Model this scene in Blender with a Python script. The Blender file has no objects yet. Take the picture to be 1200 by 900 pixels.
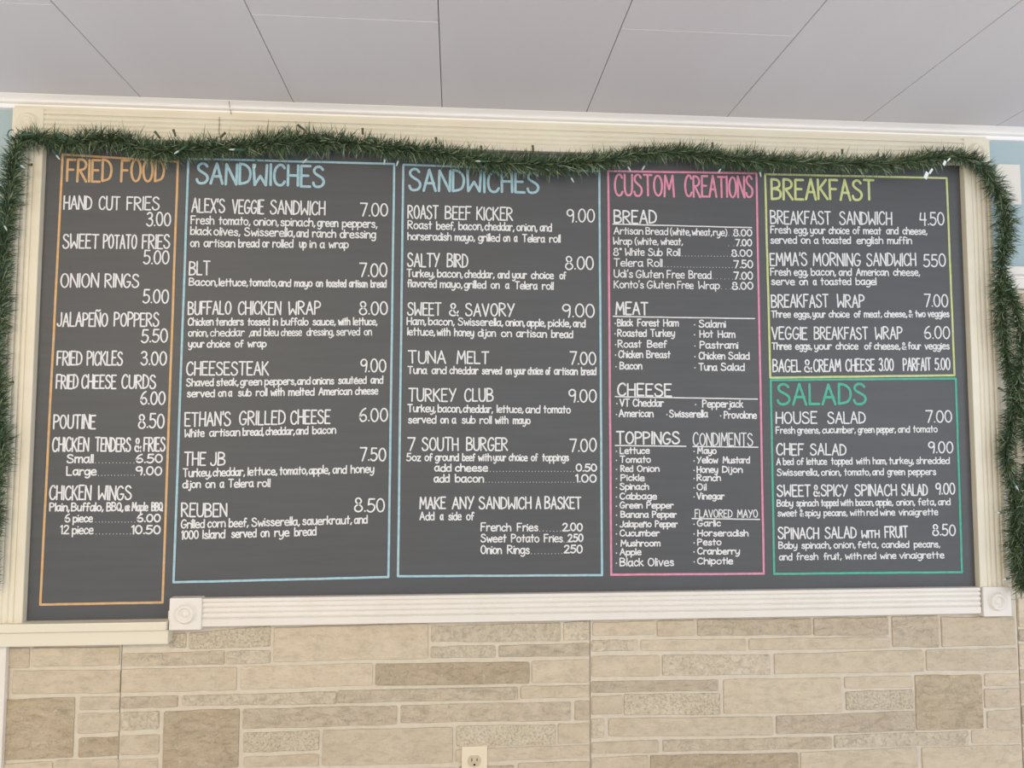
import bpy, bmesh, math, random
from mathutils import Vector, Matrix, noise

# ------------------------------------------------------------------ camera, world, lights, exposure
C = bpy.context.scene.collection
sc = bpy.context.scene
random.seed(7)
CAM_Z, DIST, FPX = 1.55, 2.05, 888.4
YAW, PITCH, ROLL = 0.0754224, 0.0662349, -0.0015403
def _rot():
    cy, sy = math.cos(YAW), math.sin(YAW); cp, sp = math.cos(PITCH), math.sin(PITCH); cr, sr = math.cos(ROLL), math.sin(ROLL)
    Ry = Matrix(((cy, sy, 0), (-sy, cy, 0), (0, 0, 1)))
    Rp = Matrix(((1, 0, 0), (0, cp, -sp), (0, sp, cp)))
    Rr = Matrix(((cr, 0, sr), (0, 1, 0), (-sr, 0, cr)))
    return Ry @ Rp @ Rr
ROT = _rot()
CAMP = Vector((0, -DIST, CAM_Z))
cd = bpy.data.cameras.new('camera'); cam = bpy.data.objects.new('camera', cd); C.objects.link(cam)
cd.sensor_fit = 'HORIZONTAL'; cd.sensor_width = 36; cd.lens = FPX * 36 / 1200; cd.clip_start = .05
r_, f_, u_ = ROT.col[0], ROT.col[1], ROT.col[2]
M4 = Matrix(((r_.x, u_.x, -f_.x, CAMP.x), (r_.y, u_.y, -f_.y, CAMP.y), (r_.z, u_.z, -f_.z, CAMP.z), (0, 0, 0, 1)))
cam.matrix_world = M4
sc.camera = cam

w = bpy.data.worlds.new('world'); sc.world = w; w.use_nodes = True
w.node_tree.nodes['Background'].inputs[0].default_value = (.93, .95, 1.0, 1)
w.node_tree.nodes['Background'].inputs[1].default_value = .94
sc.view_settings.view_transform = 'Standard'; sc.view_settings.look = 'None'
sc.view_settings.gamma = 1; sc.view_settings.use_curve_mapping = False
sc.view_settings.exposure = 0.0
def area(name, loc, target, size, sizey, power, color):
    l = bpy.data.lights.new(name, 'AREA'); l.shape = 'RECTANGLE'; l.size = size; l.size_y = sizey; l.energy = power; l.color = color
    o = bpy.data.objects.new(name, l); C.objects.link(o); o.location = loc
    o.rotation_euler = (Vector(target) - Vector(loc)).to_track_quat('-Z', 'Y').to_euler()
    return o
area('window_daylight', (3.3, -2.9, 1.7), (0.6, 0, 1.4), 1.6, 1.5, 36, (.76, .87, 1.0))
area('ceiling_lamp_light', (-1.5, -2.6, 2.35), (-.9, 0, 1.1), 1.2, .6, 35, (1.0, .80, .50))
area('ceiling_lamp_light', (0.6, -2.8, 2.38), (0.4, 0, 1.2), 1.2, .6, 18, (1.0, .93, .82))

# ------------------------------------------------------------------ helpers
def ray(u, v):
    return ROT @ Vector(((u - 600) / FPX, 1, -(v - 450) / FPX))
def at(u, v, y=0.0):
    d = ray(u, v); t = (y + DIST) / d.y
    return CAMP + d * t
def at_z(u, v, z):
    d = ray(u, v); return CAMP + d * ((z - CAM_Z) / d.z)

def obj(name, bm, mat, parent=None, smooth=False, kind=None, label=None):
    me = bpy.data.meshes.new(name)
    if isinstance(bm, tuple): me.from_pydata(bm[0], [], bm[1])
    else: bm.to_mesh(me); bm.free()
    if mat is not None:
        for m in (mat if isinstance(mat, (list, tuple)) else [mat]): me.materials.append(m)
    if smooth:
        me.polygons.foreach_set('use_smooth', [True] * len(me.polygons))
    o = bpy.data.objects.new(name, me); C.objects.link(o)
    if parent: o.parent = parent
    if kind: o['kind'] = kind
    if label: o['label'] = label
    return o
def empty(name, loc=(0, 0, 0)):
    o = bpy.data.objects.new(name, None); C.objects.link(o); o.empty_display_size = .05
    return o
def tag(o, label, cat=None, group=None, kind=None):
    o['label'] = label
    if cat: o['category'] = cat
    if group: o['group'] = group
    if kind: o['kind'] = kind
    return o
def add_box(bm, x0, x1, y0, y1, z0, z1, bev=0.0, seg=2):
    b = bmesh.new()
    bmesh.ops.create_cube(b, size=1)
    for v in b.verts:
        v.co = Vector((x0 + (v.co.x + .5) * (x1 - x0), y0 + (v.co.y + .5) * (y1 - y0), z0 + (v.co.z + .5) * (z1 - z0)))
    if bev: bmesh.ops.bevel(b, geom=b.edges[:], offset=bev, segments=seg, profile=.6, affect='EDGES', clamp_overlap=True)
    me = bpy.data.meshes.new('t'); b.to_mesh(me); b.free(); bm.from_mesh(me); bpy.data.meshes.remove(me)
def boxbm(*a, **k):
    bm = bmesh.new(); add_box(bm, *a, **k); return bm
def add_tube(bm, pts, rad, n=6, closed_ends=True):
    rings = []
    m = len(pts)
    for i, p in enumerate(pts):
        p = Vector(p)
        t = (Vector(pts[min(i + 1, m - 1)]) - Vector(pts[max(i - 1, 0)])).normalized()
        a = t.cross(Vector((0, 1, 0)))
        if a.length < .2: a = t.cross(Vector((1, 0, 0)))
        a.normalize(); b = t.cross(a)
        r = rad[i] if isinstance(rad, (list, tuple)) else rad
        rings.append([bm.verts.new(p + a * (r * math.cos(2 * math.pi * k / n)) + b * (r * math.sin(2 * math.pi * k / n))) for k in range(n)])
    for i in range(m - 1):
        for k in range(n):
            bm.faces.new((rings[i][k], rings[i][(k + 1) % n], rings[i + 1][(k + 1) % n], rings[i + 1][k]))
    if closed_ends:
        bm.faces.new(rings[0][::-1]); bm.faces.new(rings[-1])

# ------------------------------------------------------------------ materials
def srgb(r, g, b):
    f = lambda c: (c / 255 / 12.92) if c / 255 <= .04045 else ((c / 255 + .055) / 1.055) ** 2.4
    return (f(r), f(g), f(b), 1)
def material(name, col, rough=.5, spec=.4, var=None, vscale=20, bump=0, bscale=200, bdist=.001, detail=4, objvar=0, stretch=None, coat=0):
    m = bpy.data.materials.new(name); m.use_nodes = True
    nt = m.node_tree; N = nt.nodes; L = nt.links; P = N['Principled BSDF']
    P.inputs['Base Color'].default_value = col; P.inputs['Roughness'].default_value = rough
    P.inputs['Specular IOR Level'].default_value = spec
    if coat: P.inputs['Coat Weight'].default_value = coat; P.inputs['Coat Roughness'].default_value = .3
    geo = N.new('ShaderNodeNewGeometry'); src = geo.outputs['Position']
    if stretch:
        mp = N.new('ShaderNodeMapping'); mp.inputs['Scale'].default_value = stretch; L.new(src, mp.inputs[0]); src = mp.outputs[0]
    out = None
    if var is not None:
        t = N.new('ShaderNodeTexNoise'); t.inputs['Scale'].default_value = vscale; t.inputs['Detail'].default_value = detail
        L.new(src, t.inputs['Vector'])
        r = N.new('ShaderNodeValToRGB'); r.color_ramp.elements[0].position = .35; r.color_ramp.elements[1].position = .66
        r.color_ramp.elements[0].color = var; r.color_ramp.elements[1].color = col
        L.new(t.outputs['Fac'], r.inputs[0]); out = r.outputs[0]
    if objvar:
        oi = N.new('ShaderNodeObjectInfo'); mr = N.new('ShaderNodeMapRange')
        mr.inputs[3].default_value = 1 - objvar; mr.inputs[4].default_value = 1 + objvar * .6
        L.new(oi.outputs['Random'], mr.inputs[0])
        mx = N.new('ShaderNodeHueSaturation'); L.new(mr.outputs[0], mx.inputs['Value'])
        mx.inputs['Color'].default_value = col
        if out is not None: L.new(out, mx.inputs['Color'])
        out = mx.outputs[0]
    if out is not None: L.new(out, P.inputs['Base Color'])
    if bump:
        t = N.new('ShaderNodeTexNoise'); t.inputs['Scale'].default_value = bscale; t.inputs['Detail'].default_value = 5
        L.new(src, t.inputs['Vector'])
        b = N.new('ShaderNodeBump'); b.inputs['Strength'].default_value = bump; b.inputs['Distance'].default_value = bdist
        L.new(t.outputs['Fac'], b.inputs['Height']); L.new(b.outputs[0], P.inputs['Normal'])
    return m

MAT = dict(
    paint=material('pale_blue_wall_paint', srgb(170, 188, 192), .7, .3, bump=.15, bscale=300, bdist=.0006),
    ceiling=material('ceiling_panel_paint', srgb(223, 221, 226), .75, .2, var=srgb(219, 216, 221), vscale=3, bump=.2, bscale=60, bdist=.0008, stretch=(1, .2, 1), objvar=.02),
    groove=material('ceiling_backing', srgb(70, 68, 66), .9, .1),
    cream=material('cream_trim_paint', srgb(228, 221, 202), .42, .45, var=srgb(223, 215, 194), vscale=9, bump=.1, bscale=120, bdist=.0004),
    white=material('white_trim_paint', srgb(227, 222, 214), .35, .5, var=srgb(223, 217, 208), vscale=9, bump=.08, bscale=120, bdist=.0004),
    crown=material('white_crown_paint', srgb(243, 240, 237), .4, .45, bump=.08, bscale=120, bdist=.0004),
    ledge=material('ivory_ledge_paint', srgb(221, 214, 195), .4, .45, bump=.08, bscale=120, bdist=.0004),
    mortar=material('stone_panel_joint', srgb(212, 203, 186), .85, .2, var=srgb(206, 196, 178), vscale=60, bump=.5, bscale=500, bdist=.0008),
    wire=material('green_wire', srgb(28, 48, 32), .5, .4),
    socket=material('green_plastic_socket', srgb(48, 82, 62), .4, .5),
    socket_olive=material('olive_plastic_socket', srgb(72, 76, 52), .45, .5),
    tagpaper=material('white_tag_paper', srgb(228, 232, 232), .7, .2),
    plate=material('almond_plastic_plate', srgb(226, 214, 188), .35, .5),
    recept=material('beige_receptacle', srgb(196, 184, 155), .4, .5),
    slot=material('dark_slot', srgb(30, 24, 18), .8, .1),
    plaque=material('off_white_panel_paint', srgb(226, 221, 212), .6, .3),
    floor=material('floor_tile', srgb(214, 206, 194), .5, .3, var=srgb(204, 195, 182), vscale=4),
    crack=material('hairline_crack', srgb(120, 108, 88), .9, .1),
)
def bulb_material():
    m = bpy.data.materials.new('clear_bulb_plastic'); m.use_nodes = True
    P = m.node_tree.nodes['Principled BSDF']; P.inputs['Base Color'].default_value = srgb(214, 226, 222)
    P.inputs['Roughness'].default_value = .15; P.inputs['Transmission Weight'].default_value = .35; P.inputs['IOR'].default_value = 1.45
    return m
MAT['bulb'] = bulb_material()

def board_material():
    m = bpy.data.materials.new('chalkboard_paint'); m.use_nodes = True
    nt = m.node_tree; N = nt.nodes; L = nt.links; P = N['Principled BSDF']
    P.inputs['Roughness'].default_value = .55; P.inputs['Specular IOR Level'].default_value = .5
    g = N.new('ShaderNodeNewGeometry'); mp = N.new('ShaderNodeMapping'); mp.inputs['Scale'].default_value = (1.2, 1, 14)
    L.new(g.outputs['Position'], mp.inputs[0])
    t = N.new('ShaderNodeTexNoise'); t.inputs['Scale'].default_value = 3; t.inputs['Detail'].default_value = 7; t.inputs['Roughness'].default_value = .65
    L.new(mp.outputs[0], t.inputs['Vector'])
    r = N.new('ShaderNodeValToRGB'); e = r.color_ramp.elements
    e[0].position = .3; e[0].color = srgb(76, 77, 79); e[1].position = .75; e[1].color = srgb(82, 84, 87)
    L.new(t.outputs['Fac'], r.inputs[0]); L.new(r.outputs[0], P.inputs['Base Color'])
    t2 = N.new('ShaderNodeTexNoise'); t2.inputs['Scale'].default_value = 400; L.new(g.outputs['Position'], t2.inputs['Vector'])
    b = N.new('ShaderNodeBump'); b.inputs['Strength'].default_value = .15; b.inputs['Distance'].default_value = .0004
    L.new(t2.outputs['Fac'], b.inputs['Height']); L.new(b.outputs[0], P.inputs['Normal'])
    return m
MAT['board'] = board_material()

def stone_material(name, c1, c2, kind):
    m = bpy.data.materials.new(name); m.use_nodes = True
    nt = m.node_tree; N = nt.nodes; L = nt.links; P = N['Principled BSDF']
    P.inputs['Roughness'].default_value = .8; P.inputs['Specular IOR Level'].default_value = .25
    g = N.new('ShaderNodeNewGeometry'); oi = N.new('ShaderNodeObjectInfo')
    ad = N.new('ShaderNodeVectorMath'); ad.operation = 'MULTIPLY_ADD'
    cmb = N.new('ShaderNodeCombineXYZ')
    for k in range(3): L.new(oi.outputs['Random'], cmb.inputs[k])
    L.new(cmb.outputs[0], ad.inputs[0]); ad.inputs[1].default_value = (7, 3, 5); L.new(g.outputs['Position'], ad.inputs[2])
    pos = ad.outputs[0]
    big = N.new('ShaderNodeTexNoise'); big.inputs['Scale'].default_value = 14; big.inputs['Detail'].default_value = 6; big.inputs['Roughness'].default_value = .6
    L.new(pos, big.inputs['Vector'])
    r = N.new('ShaderNodeValToRGB'); e = r.color_ramp.elements
    e[0].position = .34; e[0].color = c2; e[1].position = .66; e[1].color = c1
    L.new(big.outputs['Fac'], r.inputs[0])
    hs = N.new('ShaderNodeHueSaturation'); mr = N.new('ShaderNodeMapRange'); mr.inputs[3].default_value = .93; mr.inputs[4].default_value = 1.05
    L.new(oi.outputs['Random'], mr.inputs[0]); L.new(mr.outputs[0], hs.inputs['Value']); L.new(r.outputs[0], hs.inputs['Color'])
    # relief: split-face noise, stretched along the bedding, plus sparse raised ridges
    sc_, det, rgh, strength, dist = {'smooth': (38, 10, .78, .9, .0055), 'veined': (42, 10, .80, 1.0, .0075), 'pebbly': (150, 4, .7, 1.0, .0030), 'chips': (70, 7, .78, 1.0, .0045)}[kind]
    fine = N.new('ShaderNodeTexNoise'); fine.inputs['Scale'].default_value = sc_; fine.inputs['Detail'].default_value = det; fine.inputs['Roughness'].default_value = rgh
    fine.inputs['Distortion'].default_value = {'smooth': .2, 'veined': .5, 'pebbly': .3, 'chips': .8}[kind]
    mp = N.new('ShaderNodeMapping'); mp.inputs['Scale'].default_value = (1, 1, 1) if kind in ('pebbly', 'chips') else (.7, 1, 1.5)
    L.new(pos, mp.inputs[0]); L.new(mp.outputs[0], fine.inputs['Vector'])
    ridge = N.new('ShaderNodeTexNoise'); ridge.inputs['Scale'].default_value = 24; ridge.inputs['Detail'].default_value = 2; ridge.inputs['Distortion'].default_value = 1.5
    mp2 = N.new('ShaderNodeMapping'); mp2.inputs['Scale'].default_value = (1.5, 1, .8); mp2.inputs['Rotation'].default_value = (0, .6, 0)
    L.new(pos, mp2.inputs[0]); L.new(mp2.outputs[0], ridge.inputs['Vector'])
    rr = N.new('ShaderNodeValToRGB'); e = rr.color_ramp.elements
    e[0].position = .515; e[0].color = (0, 0, 0, 1); e[1].position = .53; e[1].color = (1, 1, 1, 1); q_ = e.new(.545); q_.color = (0, 0, 0, 1)
    L.new(ridge.outputs['Fac'], rr.inputs[0])
    msk = N.new('ShaderNodeTexNoise'); msk.inputs['Scale'].default_value = 60; msk.inputs['Detail'].default_value = 3; L.new(pos, msk.inputs['Vector'])
    mk = N.new('ShaderNodeValToRGB'); mk.color_ramp.elements[0].position = .44; mk.color_ramp.elements[1].position = .54; L.new(msk.outputs['Fac'], mk.inputs[0])
    mul = N.new('ShaderNodeMath'); mul.operation = 'MULTIPLY'; L.new(rr.outputs[0], mul.inputs[0]); L.new(mk.outputs[0], mul.inputs[1])
    amp = {'smooth': .4, 'veined': .95, 'pebbly': .4, 'chips': .8}[kind]
    m2 = N.new('ShaderNodeMath'); m2.operation = 'MULTIPLY_ADD'; m2.inputs[1].default_value = amp * .25; L.new(mul.outputs[0], m2.inputs[0]); L.new(fine.outputs['Fac'], m2.inputs[2])
    b = N.new('ShaderNodeBump'); b.inputs['Strength'].default_value = strength; b.inputs['Distance'].default_value = dist
    L.new(m2.outputs[0], b.inputs['Height']); L.new(b.outputs[0], P.inputs['Normal'])
    # relief shading painted into the colour: pits a little darker, veined ridges paler
    r2 = N.new('ShaderNodeValToRGB'); e = r2.color_ramp.elements
    pd = {'smooth': .13, 'veined': .2, 'pebbly': .26, 'chips': .24}[kind]
    e[0].position = .40; e[0].color = (1 - pd,) * 3 + (1,); e[1].position = .49; e[1].color = (1, 1, 1, 1); n1 = e.new(.60); n1.color = (1 + pd * .5,) * 3 + (1,)
    L.new(fine.outputs['Fac'], r2.inputs[0])
    mx = N.new('ShaderNodeMix'); mx.data_type = 'RGBA'; mx.blend_type = 'MULTIPLY'; mx.inputs[0].default_value = 1
    L.new(hs.outputs[0], mx.inputs[6]); L.new(r2.outputs[0], mx.inputs[7])
    mx2 = N.new('ShaderNodeMix'); mx2.data_type = 'RGBA'; L.new(mx.outputs[2], mx2.inputs[6]); mx2.inputs[7].default_value = srgb(226, 214, 190)
    m3 = N.new('ShaderNodeMath'); m3.operation = 'MULTIPLY'; m3.inputs[1].default_value = min(1, amp); L.new(mul.outputs[0], m3.inputs[0]); L.new(m3.outputs[0], mx2.inputs[0])
    L.new(mx2.outputs[2], P.inputs['Base Color'])
    return m
STONE = {
    's': stone_material('smooth_tan_stone', srgb(211, 197, 175), srgb(203, 188, 164), 'smooth'),
    'v': stone_material('veined_tan_stone', srgb(211, 197, 175), srgb(203, 188, 164), 'veined'),
    'p': stone_material('pebbly_grey_stone', srgb(200, 189, 168), srgb(190, 178, 156), 'pebbly'),
    'c': stone_material('chipped_pale_stone', srgb(210, 198, 177), srgb(202, 189, 167), 'chips'),
    'd': stone_material('dark_veined_stone', srgb(204, 187, 161), srgb(195, 177, 150), 'veined'),
}

# ------------------------------------------------------------------ key dimensions (metres)
BOARD_Y = -.012          # face of the menu board
CAS_Y = -.031            # face of the casings around it
CR_D = .042              # how far the crown stands off the wall
Z_CEIL = (at(0, 108, -CR_D).z + at(1180, 147.3, -CR_D).z + at(600, 129, -CR_D).z) / 3
XL_IN = (at(57, 172, BOARD_Y).x + at(28.6, 725, BOARD_Y).x) / 2
XR_IN = (at(1125, 195, BOARD_Y).x + at(1143, 688, BOARD_Y).x) / 2
Z_BOT = (at(238, 699.5, BOARD_Y).z + at(1147, 687, BOARD_Y).z) / 2      # top face of bottom rail
Z_RAILB = (at(300, 733.5, CAS_Y).z + at(1040, 721, CAS_Y).z) / 2       # underside of bottom rail
Z_TOP = at(640, 177.5, CAS_Y).z                                       # underside of top rail
Z_CRB = (at(10, 127, -.008).z + at(1180, 165.3, -.008).z) / 2           # underside of crown
Z_TRT = at(60, 129.5, CAS_Y).z
X_STEP = at(199.5, 712, CAS_Y).x
Z_LEFT = at(100, 726.5, BOARD_Y).z                                    # ledge top
CW = .079
X0, X1 = -1.75, 2.35     # side extents of what is built

# ------------------------------------------------------------------ the setting
wall = obj('wall_back', boxbm(X0, X1, 0, .1, 0, Z_CEIL + .05), MAT['paint'])
tag(wall, 'pale blue painted wall with stone panels along its lower part', kind='structure')
floor = obj('floor', boxbm(X0, X1, -2.6, .1, -.05, 0), MAT['floor']); tag(floor, 'plain floor in front of the wall', kind='structure')
ceil = obj('ceiling', boxbm(X0, X1, -4.2, .1, Z_CEIL + .012, Z_CEIL + .06), MAT['groove']); tag(ceil, 'light grey panelled ceiling above the menu board', kind='structure')

JX = [at(u, v, -CR_D).x for u, v in ((165, 112), (344, 120), (518, 127), (688, 132), (853, 137), (1013, 142))]
pitch = (JX[-1] - JX[0]) / 5
xs = [JX[2] + pitch * (k - 2) for k in range(-3, 9)]
def cross_y(u, v): return at_z(u, v, Z_CEIL).y
CROSS = {1: [cross_y(30, 4)], 3: [cross_y(400, 21)], 5: [cross_y(835, 38)], 2: [], 4: [-1.9], 6: [-1.75]}
for k in range(len(xs) - 1):
    a, b = xs[k] + .0008, xs[k + 1] - .0008
    cuts = [-.0] + sorted(CROSS.get(k - 1, [-1.6]), reverse=True) + [-4.2]
    for c0, c1 in zip(cuts[:-1], cuts[1:]):
        g0 = .0 if c0 == 0 else .0003
        bm = boxbm(max(a, X0), min(b, X1), c1 + .0003, c0 - g0, Z_CEIL, Z_CEIL + .012, bev=.0016, seg=1)
        obj('ceiling_panel', bm, MAT['ceiling'], ceil)

def extrude_profile(prof, axis, a, b, flip=False):
    """prof: list of (s, d) with s across the trim and d its depth off the wall (>0 towards the room)."""
    bm = bmesh.new(); rings = []
    for t in (a, b):
        ring = []
        for s, d in prof:
            ring.append(bm.verts.new((t, -d, s) if axis == 'x' else (s, -d, t)))
        rings.append(ring)
    n = len(prof)
    for i in range(n): bm.faces.new((rings[0][i], rings[0][(i + 1) % n], rings[1][(i + 1) % n], rings[1][i]))
    bm.faces.new(rings[0][::-1]); bm.faces.new(rings[1])
    bmesh.ops.recalc_face_normals(bm, faces=bm.faces[:])
    return bm
def casing_profile(s0, s1, back, front, wide_at_end=True):
    """reeded casing: band, three round reeds between four grooves, wide band."""
    fr = [0, .15, .34, .53, .72]       # groove positions
    if not wide_at_end: pass
    L_ = s1 - s0; d = front; gv = .0042
    P = [(0, back), (0, d - .0015), (.012, d)]
    P += [(fr[1] - .03, d), (fr[1] - .008, d - gv)]
    for i in (1, 2, 3):
        a, b = fr[i], fr[i + 1]
        for q in range(1, 6):
            t = q / 6
            P.append((a + (b - a) * t, d - gv + gv * .95 * math.sin(math.pi * t) ** .6))
        P.append((b, d - gv))
    P += [(fr[4] + .03, d), (.985, d), (1, d - .0015), (1, back)]
    return [(s0 + L_ * s, dd) for s, dd in P]

# crown moulding against the ceiling
zc, zb = Z_CEIL, Z_CRB
cv = []
h1 = (zc - zb)
for q in range(9):
    t = q / 8; cv.append((zc - h1 * .44 * t, CR_D - .020 * math.sin(t * math.pi / 2) ** 1.3))
cv = [(zc, 0)] + [(zc, CR_D)] + cv[1:] + [(zc - h1 * .46, .0265), (zc - h1 * .56, .0275), (zc - h1 * .62, .0245), (zc - h1 * .66, .0165), (zb + .003, .0150), (zb, .013), (zb, 0)]
crown = obj('trim_1', extrude_profile(cv, 'x', X0, X1), MAT['crown']); tag(crown, 'white crown moulding along the ceiling edge', kind='structure')
cp0, cp1 = at(268.5, 118, -.03), at(271, 134, -.018)

# top rail, sides, bottom rail of the frame
xl_out, xr_out = XL_IN - CW, XR_IN + CW
top = obj('trim_2', extrude_profile(casing_profile(Z_TRT, Z_TOP, 0, -CAS_Y), 'x', XL_IN - .001, XR_IN + .001), MAT['cream'])
tag(top, 'cream reeded casing above the menu board', kind='structure')
fill = obj('backing_board', boxbm(xl_out - .004, xr_out + .002, -.016, 0, Z_TOP, zb + .006), MAT['cream'], top)
left = obj('trim_3', extrude_profile(casing_profile(XL_IN, xl_out, 0, -CAS_Y), 'z', Z_LEFT - .0, Z_TOP - .003), MAT['cream'])
# wide band on the inner side
left.data.clear_geometry(); _b = extrude_profile(casing_profile(xl_out, XL_IN, 0, -CAS_Y), 'z', Z_LEFT, Z_TOP - .003); _b.to_mesh(left.data); _b.free()
tag(left, 'cream reeded casing left of the menu board', kind='structure')
right = obj('trim_4', extrude_profile(casing_profile(xr_out, XR_IN, 0, -CAS_Y), 'z', Z_BOT, Z_TOP - .003), MAT['cream'])
tag(right, 'cream reeded casing right of the menu board', kind='structure')
bottom = obj('trim_5', extrude_profile(casing_profile(Z_BOT, Z_RAILB, 0, -CAS_Y), 'x', X_STEP + CW, XR_IN + .0), MAT['white'])
tag(bottom, 'white reeded casing below the menu board', kind='structure')

def rosette(cx, cz, half, mat, parent, front=-CAS_Y + .006):
    bm = bmesh.new()
    add_box(bm, cx - half, cx + half, -front, 0, cz - half, cz + half, bev=.0028, seg=2)
    prof = [(.0, .0042), (.0045, .0036), (.0085, .001), (.0105, .0), (.0125, .0006), (.0155, .0038), (.0185, .0048), (.0215, .0040), (.0245, .0008), (.0265, -.0008), (.0285, .0)]
    k = half / .040; n = 32; rings = []
    for r, d in prof:
        y = -front - d * 1.7
        if r == 0: rings.append([bm.verts.new((cx, y, cz))])
        else: rings.append([bm.verts.new((cx + r * k * math.cos(2 * math.pi * i / n), y - .0006, cz + r * k * math.sin(2 * math.pi * i / n))) for i in range(n)])
    for i in range(len(rings) - 1):
        A, B = rings[i], rings[i + 1]
        for q in range(n):
            if len(A) == 1: bm.faces.new((A[0], B[q], B[(q + 1) % n]))
            else: bm.faces.new((A[q], B[q], B[(q + 1) % n], A[(q + 1) % n]))
    bmesh.ops.recalc_face_normals(bm, faces=bm.faces[:])
    o = obj('rosette', bm, mat, parent)
    for p in o.data.polygons:
        if len(p.vertices) <= 4 and abs(p.normal.y) < .9999 and p.area < .00004: p.use_smooth = True
    return o
hz = (Z_BOT - Z_RAILB) / 2 + .0035
rosette(X_STEP + CW / 2, (Z_BOT + Z_RAILB) / 2 - .0015, CW / 2 + .0005, MAT['white'], bottom)
rosette((XR_IN + xr_out) / 2 + .004, (Z_BOT + Z_RAILB) / 2 - .0025, CW / 2 + .001, MAT['white'], bottom)
rosette((XL_IN + xl_out) / 2 + .0, Z_TOP + CW / 2 - .003, CW / 2 - .0005, MAT['cream'], top, front=-CAS_Y + .002)
rosette((XR_IN + xr_out) / 2 + .0, Z_TOP + CW / 2 - .003, CW / 2 - .0005, MAT['cream'], top, front=-CAS_Y + .002)
# hairline seams in the top casing and in the crown
p0, p1 = at(257.2, 137, CAS_Y), at(256.6, 157, CAS_Y)
obj('seam', boxbm(p0.x - .0006, p0.x + .0006, CAS_Y - .0005, CAS_Y + .001, p1.z, p0.z), MAT['crack'], top)

_a, _b2 = at(268.3, 117, -.041), at(271, 134, -.0165)
_m = at(269, 124, -.030)
bm = bmesh.new(); add_tube(bm, [tuple(_a), tuple(_m), tuple(_b2)], .0007, 4); obj('seam', bm, MAT['crack'], crown)
# ledge under the left part of the board
zl0 = at(100, 757.0, -.040).z; zl1 = at(100, 740.5, -.046).z
LX0 = X0
ledge = empty('trim_6'); tag(ledge, 'ivory stepped ledge under the left part of the board', kind='structure')
obj('ledge_lip', boxbm(LX0, X_STEP - .003, -.047, 0, zl1, Z_LEFT, bev=.0025), MAT['ledge'], ledge)
obj('apron', boxbm(LX0, X_STEP - .001, -.038, 0, zl0, zl1 - .0005, bev=.003), MAT['ledge'], ledge)
obj('end_strip', boxbm(X_STEP - .006, X_STEP - .001, -.028, 0, Z_LEFT, at(198, 716, -.028).z, bev=.001), MAT['ledge'], ledge)
# casing strip at the lower left
vx = at(4.2, 830, -.02).x
strip = obj('trim_7', boxbm(X0, vx, -.020, 0, 0, zl0 - .001, bev=.002), MAT['white']); tag(strip, 'white casing strip at the left end of the stone wall', kind='structure')
# cap moulding on the stone at the right
zr_t, zr_b = at(1192, 312.5, -.022).z, at(1192, 338, -.018).z
capx0 = xr_out + .001
hh = zr_t - zr_b
prof = [(zr_t, 0), (zr_t, .026), (zr_t - hh * .36, .026), (zr_t - hh * .42, .018), (zr_t - hh * .52, .016), (zr_t - hh * .56, .020), (zr_b + .002, .020), (zr_b, .018), (zr_b, 0)]
cap = obj('trim_8', extrude_profile(prof, 'x', capx0, X1), MAT['white']); tag(cap, 'white cap moulding on top of the stone to the right of the frame', kind='structure')

# ------------------------------------------------------------------ stone panels
SP_Y = -.004
seams = [at(141.2, 830).x, at(691.3, 815).x, at(1194, 800).x]
zs_top = Z_RAILB + .03
def panel(x0, x1, ztop, zbot=.0):
    return obj('stone_panel', boxbm(x0, x1, SP_Y, 0, zbot, ztop, bev=.0009, seg=1), MAT['mortar'], wall)
g = .0011
PAN = [panel(vx + .0005, seams[0] - g, zs_top), panel(seams[0] + g, seams[1] - g, zs_top), panel(seams[1] + g, seams[2] - g, zs_top),
       panel(seams[2] + g, X1, zr_b - .001)]
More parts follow.
